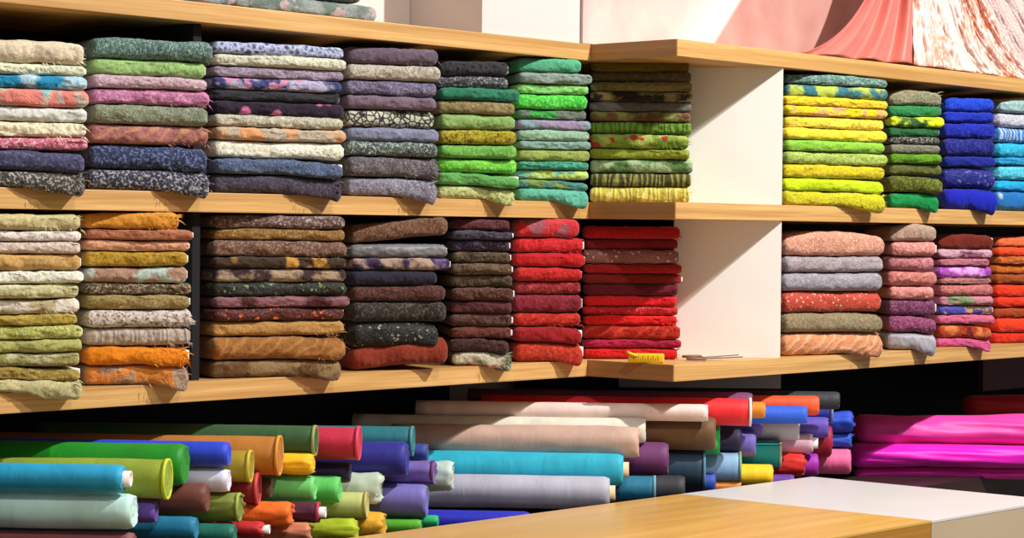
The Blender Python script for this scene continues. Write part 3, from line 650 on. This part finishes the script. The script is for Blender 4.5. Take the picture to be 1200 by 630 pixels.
# satin bolts at the right
def satin(px0, px1, yt, yb, Z, col, lab, seed, flat=1.0, folds=1.0):
    A = at_depth(px0, (yt+yb)/2, Z); B = at_depth(px1, (yt+yb)/2+ (px1-px0)*.012, Z+.02)
    L = (B-A).length; h = (yb-yt)/FPX*Z; off = Vector((seed*3.1, 0, 0))
    bm = bmesh.new(); V = []; nx, na = 60, 40
    for i in range(nx+1):
        t = i/nx; x = L*t; row = []; k = 1-max(0, 1-x/.03)**2*.45
        for j in range(na):
            a = 2*math.pi*j/na; ca, sa = math.cos(a), math.sin(a)
            y = ca*h*.8*flat*k; z = sa*h/2*k
            f = noise.noise(Vector((x*7+sa*1.4, sa*1.7, ca))+off)*.16+noise.noise(Vector((x*3, sa*5+x*6, 0))+off)*.10*folds
            row.append(bm.verts.new((x, y*(1+f), z*(1+f*.8))))
        V.append(row)
    for P_, Q_ in zip(V, V[1:]):
        for j in range(na): bm.faces.new((P_[j], P_[(j+1) % na], Q_[(j+1) % na], Q_[j]))
    bm.faces.new(V[0]); bm.faces.new(V[-1]); bmesh.ops.recalc_face_normals(bm, faces=bm.faces[:])
    o = link('satin_bolt', bm, fabric('satin', col, None, 'satin'), None)
    o.location = A; o.rotation_euler = (0, 0, math.atan2(B.y-A.y, B.x-A.x)); tag(o, lab, 'satin fabric', 'satin bolts at the right')
satin(999, 1290, 485, 520, 6.02, 'f040a8', 'upper hot pink satin bolt right of the cloth rolls', 1)
satin(993, 1290, 519, 546, 5.98, 'f014c4', 'lower magenta satin bolt under the hot pink one', 2)
satin(1000, 1290, 546, 560, 6.0, 'e020a8', 'thin deep pink satin lying flat under the magenta bolt', 3)
satin(1128, 1330, 462, 487, 6.5, 'c81820', 'dark red satin bolt behind the hot pink satin', 4)

# ------------------------------------------------------------------ small things on the lower shelf
A = on_line(735, 424, a0 := at_depth(735, 424, 5.03), at_depth(779, 424, 5.03))
tp = empty('tape_measure', (0, 0, 0)); pa = at_depth(736, 424, 5.0); pb = at_depth(778, 424, 4.99); pa.z = pb.z = L_+.0006
u = (pb-pa).normalized(); W = (pb-pa).length; tp.location = pa; tp.rotation_euler = (0, 0, math.atan2(u.y, u.x))
tag(tp, 'yellow tape measure lying before the bright red stack', 'tape measure')
M_Y = plain('yellow_plastic', 'f0c010', .5)
bm = bmesh.new(); box(bm, (0, 0, 0), (W, .018, .021), .004); link('rolled_tape', bm, M_Y, tp)
bm = bmesh.new(); tube(bm, [(-.002, -.002, .024), (.004, -.004, .021), (.012, -.003, .018), (.02, -.001, .016)], .0035); link('tape_end', bm, M_Y, tp)
bm = bmesh.new()
for i in range(11):
    x = .012+i*(W-.02)/11; box(bm, (x, -.0006, .004), (x+.0008, .0004, .012 if i % 2 else .017))
link('tick_marks', bm, plain('tick_ink', '8c6408', .6), tp)
sc_ = empty('scissors', (0, 0, 0)); pa = at_depth(803, 416, 5.10); pb = at_depth(868, 416, 5.14); pa.z = pb.z = L_+.0006
u = (pb-pa).normalized(); W = (pb-pa).length; sc_.location = pa; sc_.rotation_euler = (0, 0, math.atan2(u.y, u.x))
tag(sc_, 'steel scissors with brown handles lying by the lower white panel', 'scissors')
M_ST = plain('steel', 'b0a89c', .3, .9); M_BR = plain('brown_handle', '7c5440', .5)
for s in (1, -1):
    bm = bmesh.new(); r = bmesh.ops.create_cube(bm, size=1)
    for v in r['verts']:
        f = v.co.x+.5; v.co = Vector((.045+f*(W-.045), s*.002+v.co.y*.012*(1-.85*f)+s*(f)*.010, .006+s*.0015+v.co.z*.002+f*.004))
    link('blade', bm, M_ST, sc_, smooth=False)
    bm = bmesh.new(); pts = [(.022+.022*math.cos(t*math.pi/8), s*.014+.011*math.sin(t*math.pi/8), .007+.002*s) for t in range(17)]
    tube(bm, pts, .003); link('handle', bm, M_BR, sc_)

# ------------------------------------------------------------------ gown on top of the right shelving
gown = empty('draped_gown', on_y(1060, 75, YR+.05)); gown.location.z = ZT[0]
tag(gown, 'coral satin skirt with white lace train spread on top of the right shelving', 'dress')
def bez(p, t):
    a, b, c, d = p; return a*(1-t)**3+b*3*t*(1-t)**2+c*3*t*t*(1-t)+d*t**3
def fan(name, top, mid, bot, ybase, ytop, nf, amp, m, nu=150, nt=36, ruffle=0):
    """sheet between a top line and a hem; columns follow bezier curves; folds push it in and out"""
    bm = bmesh.new(); G = []
    for i in range(nu+1):
        s = i/nu; row = []
        for j in range(nt+1):
            t = j/nt
            def L(k): return top[k]+(mid[k]-top[k])*0
            P0 = Vector((top[0]+(top[2]-top[0])*s, top[1]+(top[3]-top[1])*s))
            P3 = Vector((bot[0]+(bot[2]-bot[0])*s, bot[1]+(bot[3]-bot[1])*s))
            P1 = P0+Vector((mid[0]*(1-s)+mid[2]*s, mid[1]*(1-s)+mid[3]*s)); P2 = P3+Vector((mid[4]*(1-s)+mid[6]*s, mid[5]*(1-s)+mid[7]*s))
            q = bez((P0, P1, P2, P3), t)
            y = ytop+(ybase-ytop)*t
            w0 = on_y(q.x, q.y, y)
            fold = math.sin(s*nf*2*math.pi+.6*math.sin(t*3+s*5))*amp*(.5+.5*t)
            fold += noise.noise(Vector((s*nf*1.3, t*2.2, nf)))*amp*(.8 if ruffle else .25)
            if ruffle: fold += noise.noise(Vector((s*40, t*14, 2)))*ruffle
            w0 = w0+Vector((.744, .668, 0))*(fold+amp)
            row.append(w0-gown.location)
        G.append(row)
    V = [[bm.verts.new(p) for p in row] for row in G]
    for A_, B_ in zip(V, V[1:]):
        for j in range(nt): bm.faces.new((A_[j], B_[j], B_[j+1], A_[j+1]))
    o = link(name, bm, m, gown); sm = o.modifiers.new('thickness', 'SOLIDIFY'); sm.thickness = .0015; return o
fan('satin_skirt', (1052, -120, 1072, -120), (-18, 120, 0, 60, 48, -10, -3, -50), (941, 60, 1077, 74.5), YR+.012, YR+.07, 3.0, .030, fabric('coral_satin', 'cc6a5e', None, 'satin'))
N = NT('pink_lace'); v, _ = coords(N, 1, 1, .5); N.b.inputs['Roughness'].default_value = .8
c = mixc(N, ramp(N, noi(N, v, 9, 4, .6), .40, .54), lin('d88464'), lin('dcc0b8'))
c = mixc(N, ramp(N, noi(N, v, 95, 3), .48, .62), c, lin('e6d8d2')); N.l(c, N.b.inputs['Base Color']); bump(N, noi(N, v, 110, 3), .8, .003)
fan('lace_train', (1066, -120, 1125, -120), (0, 60, 10, 90, 0, -45, -60, -25), (1072, 75, 1235, 97), YR+.006, YR+.07, 5.0, .012, N.m, ruffle=.012)
fan('tulle_layer', (1110, -120, 1180, -120), (0, 60, 10, 90, -25, -35, -45, -25), (1175, 88, 1330, 110), YR+.05, YR+.10, 5, .014, fabric('pale_pink_tulle', 'd8b8b2', 'e0d0cc', 'speckle'), ruffle=.008)
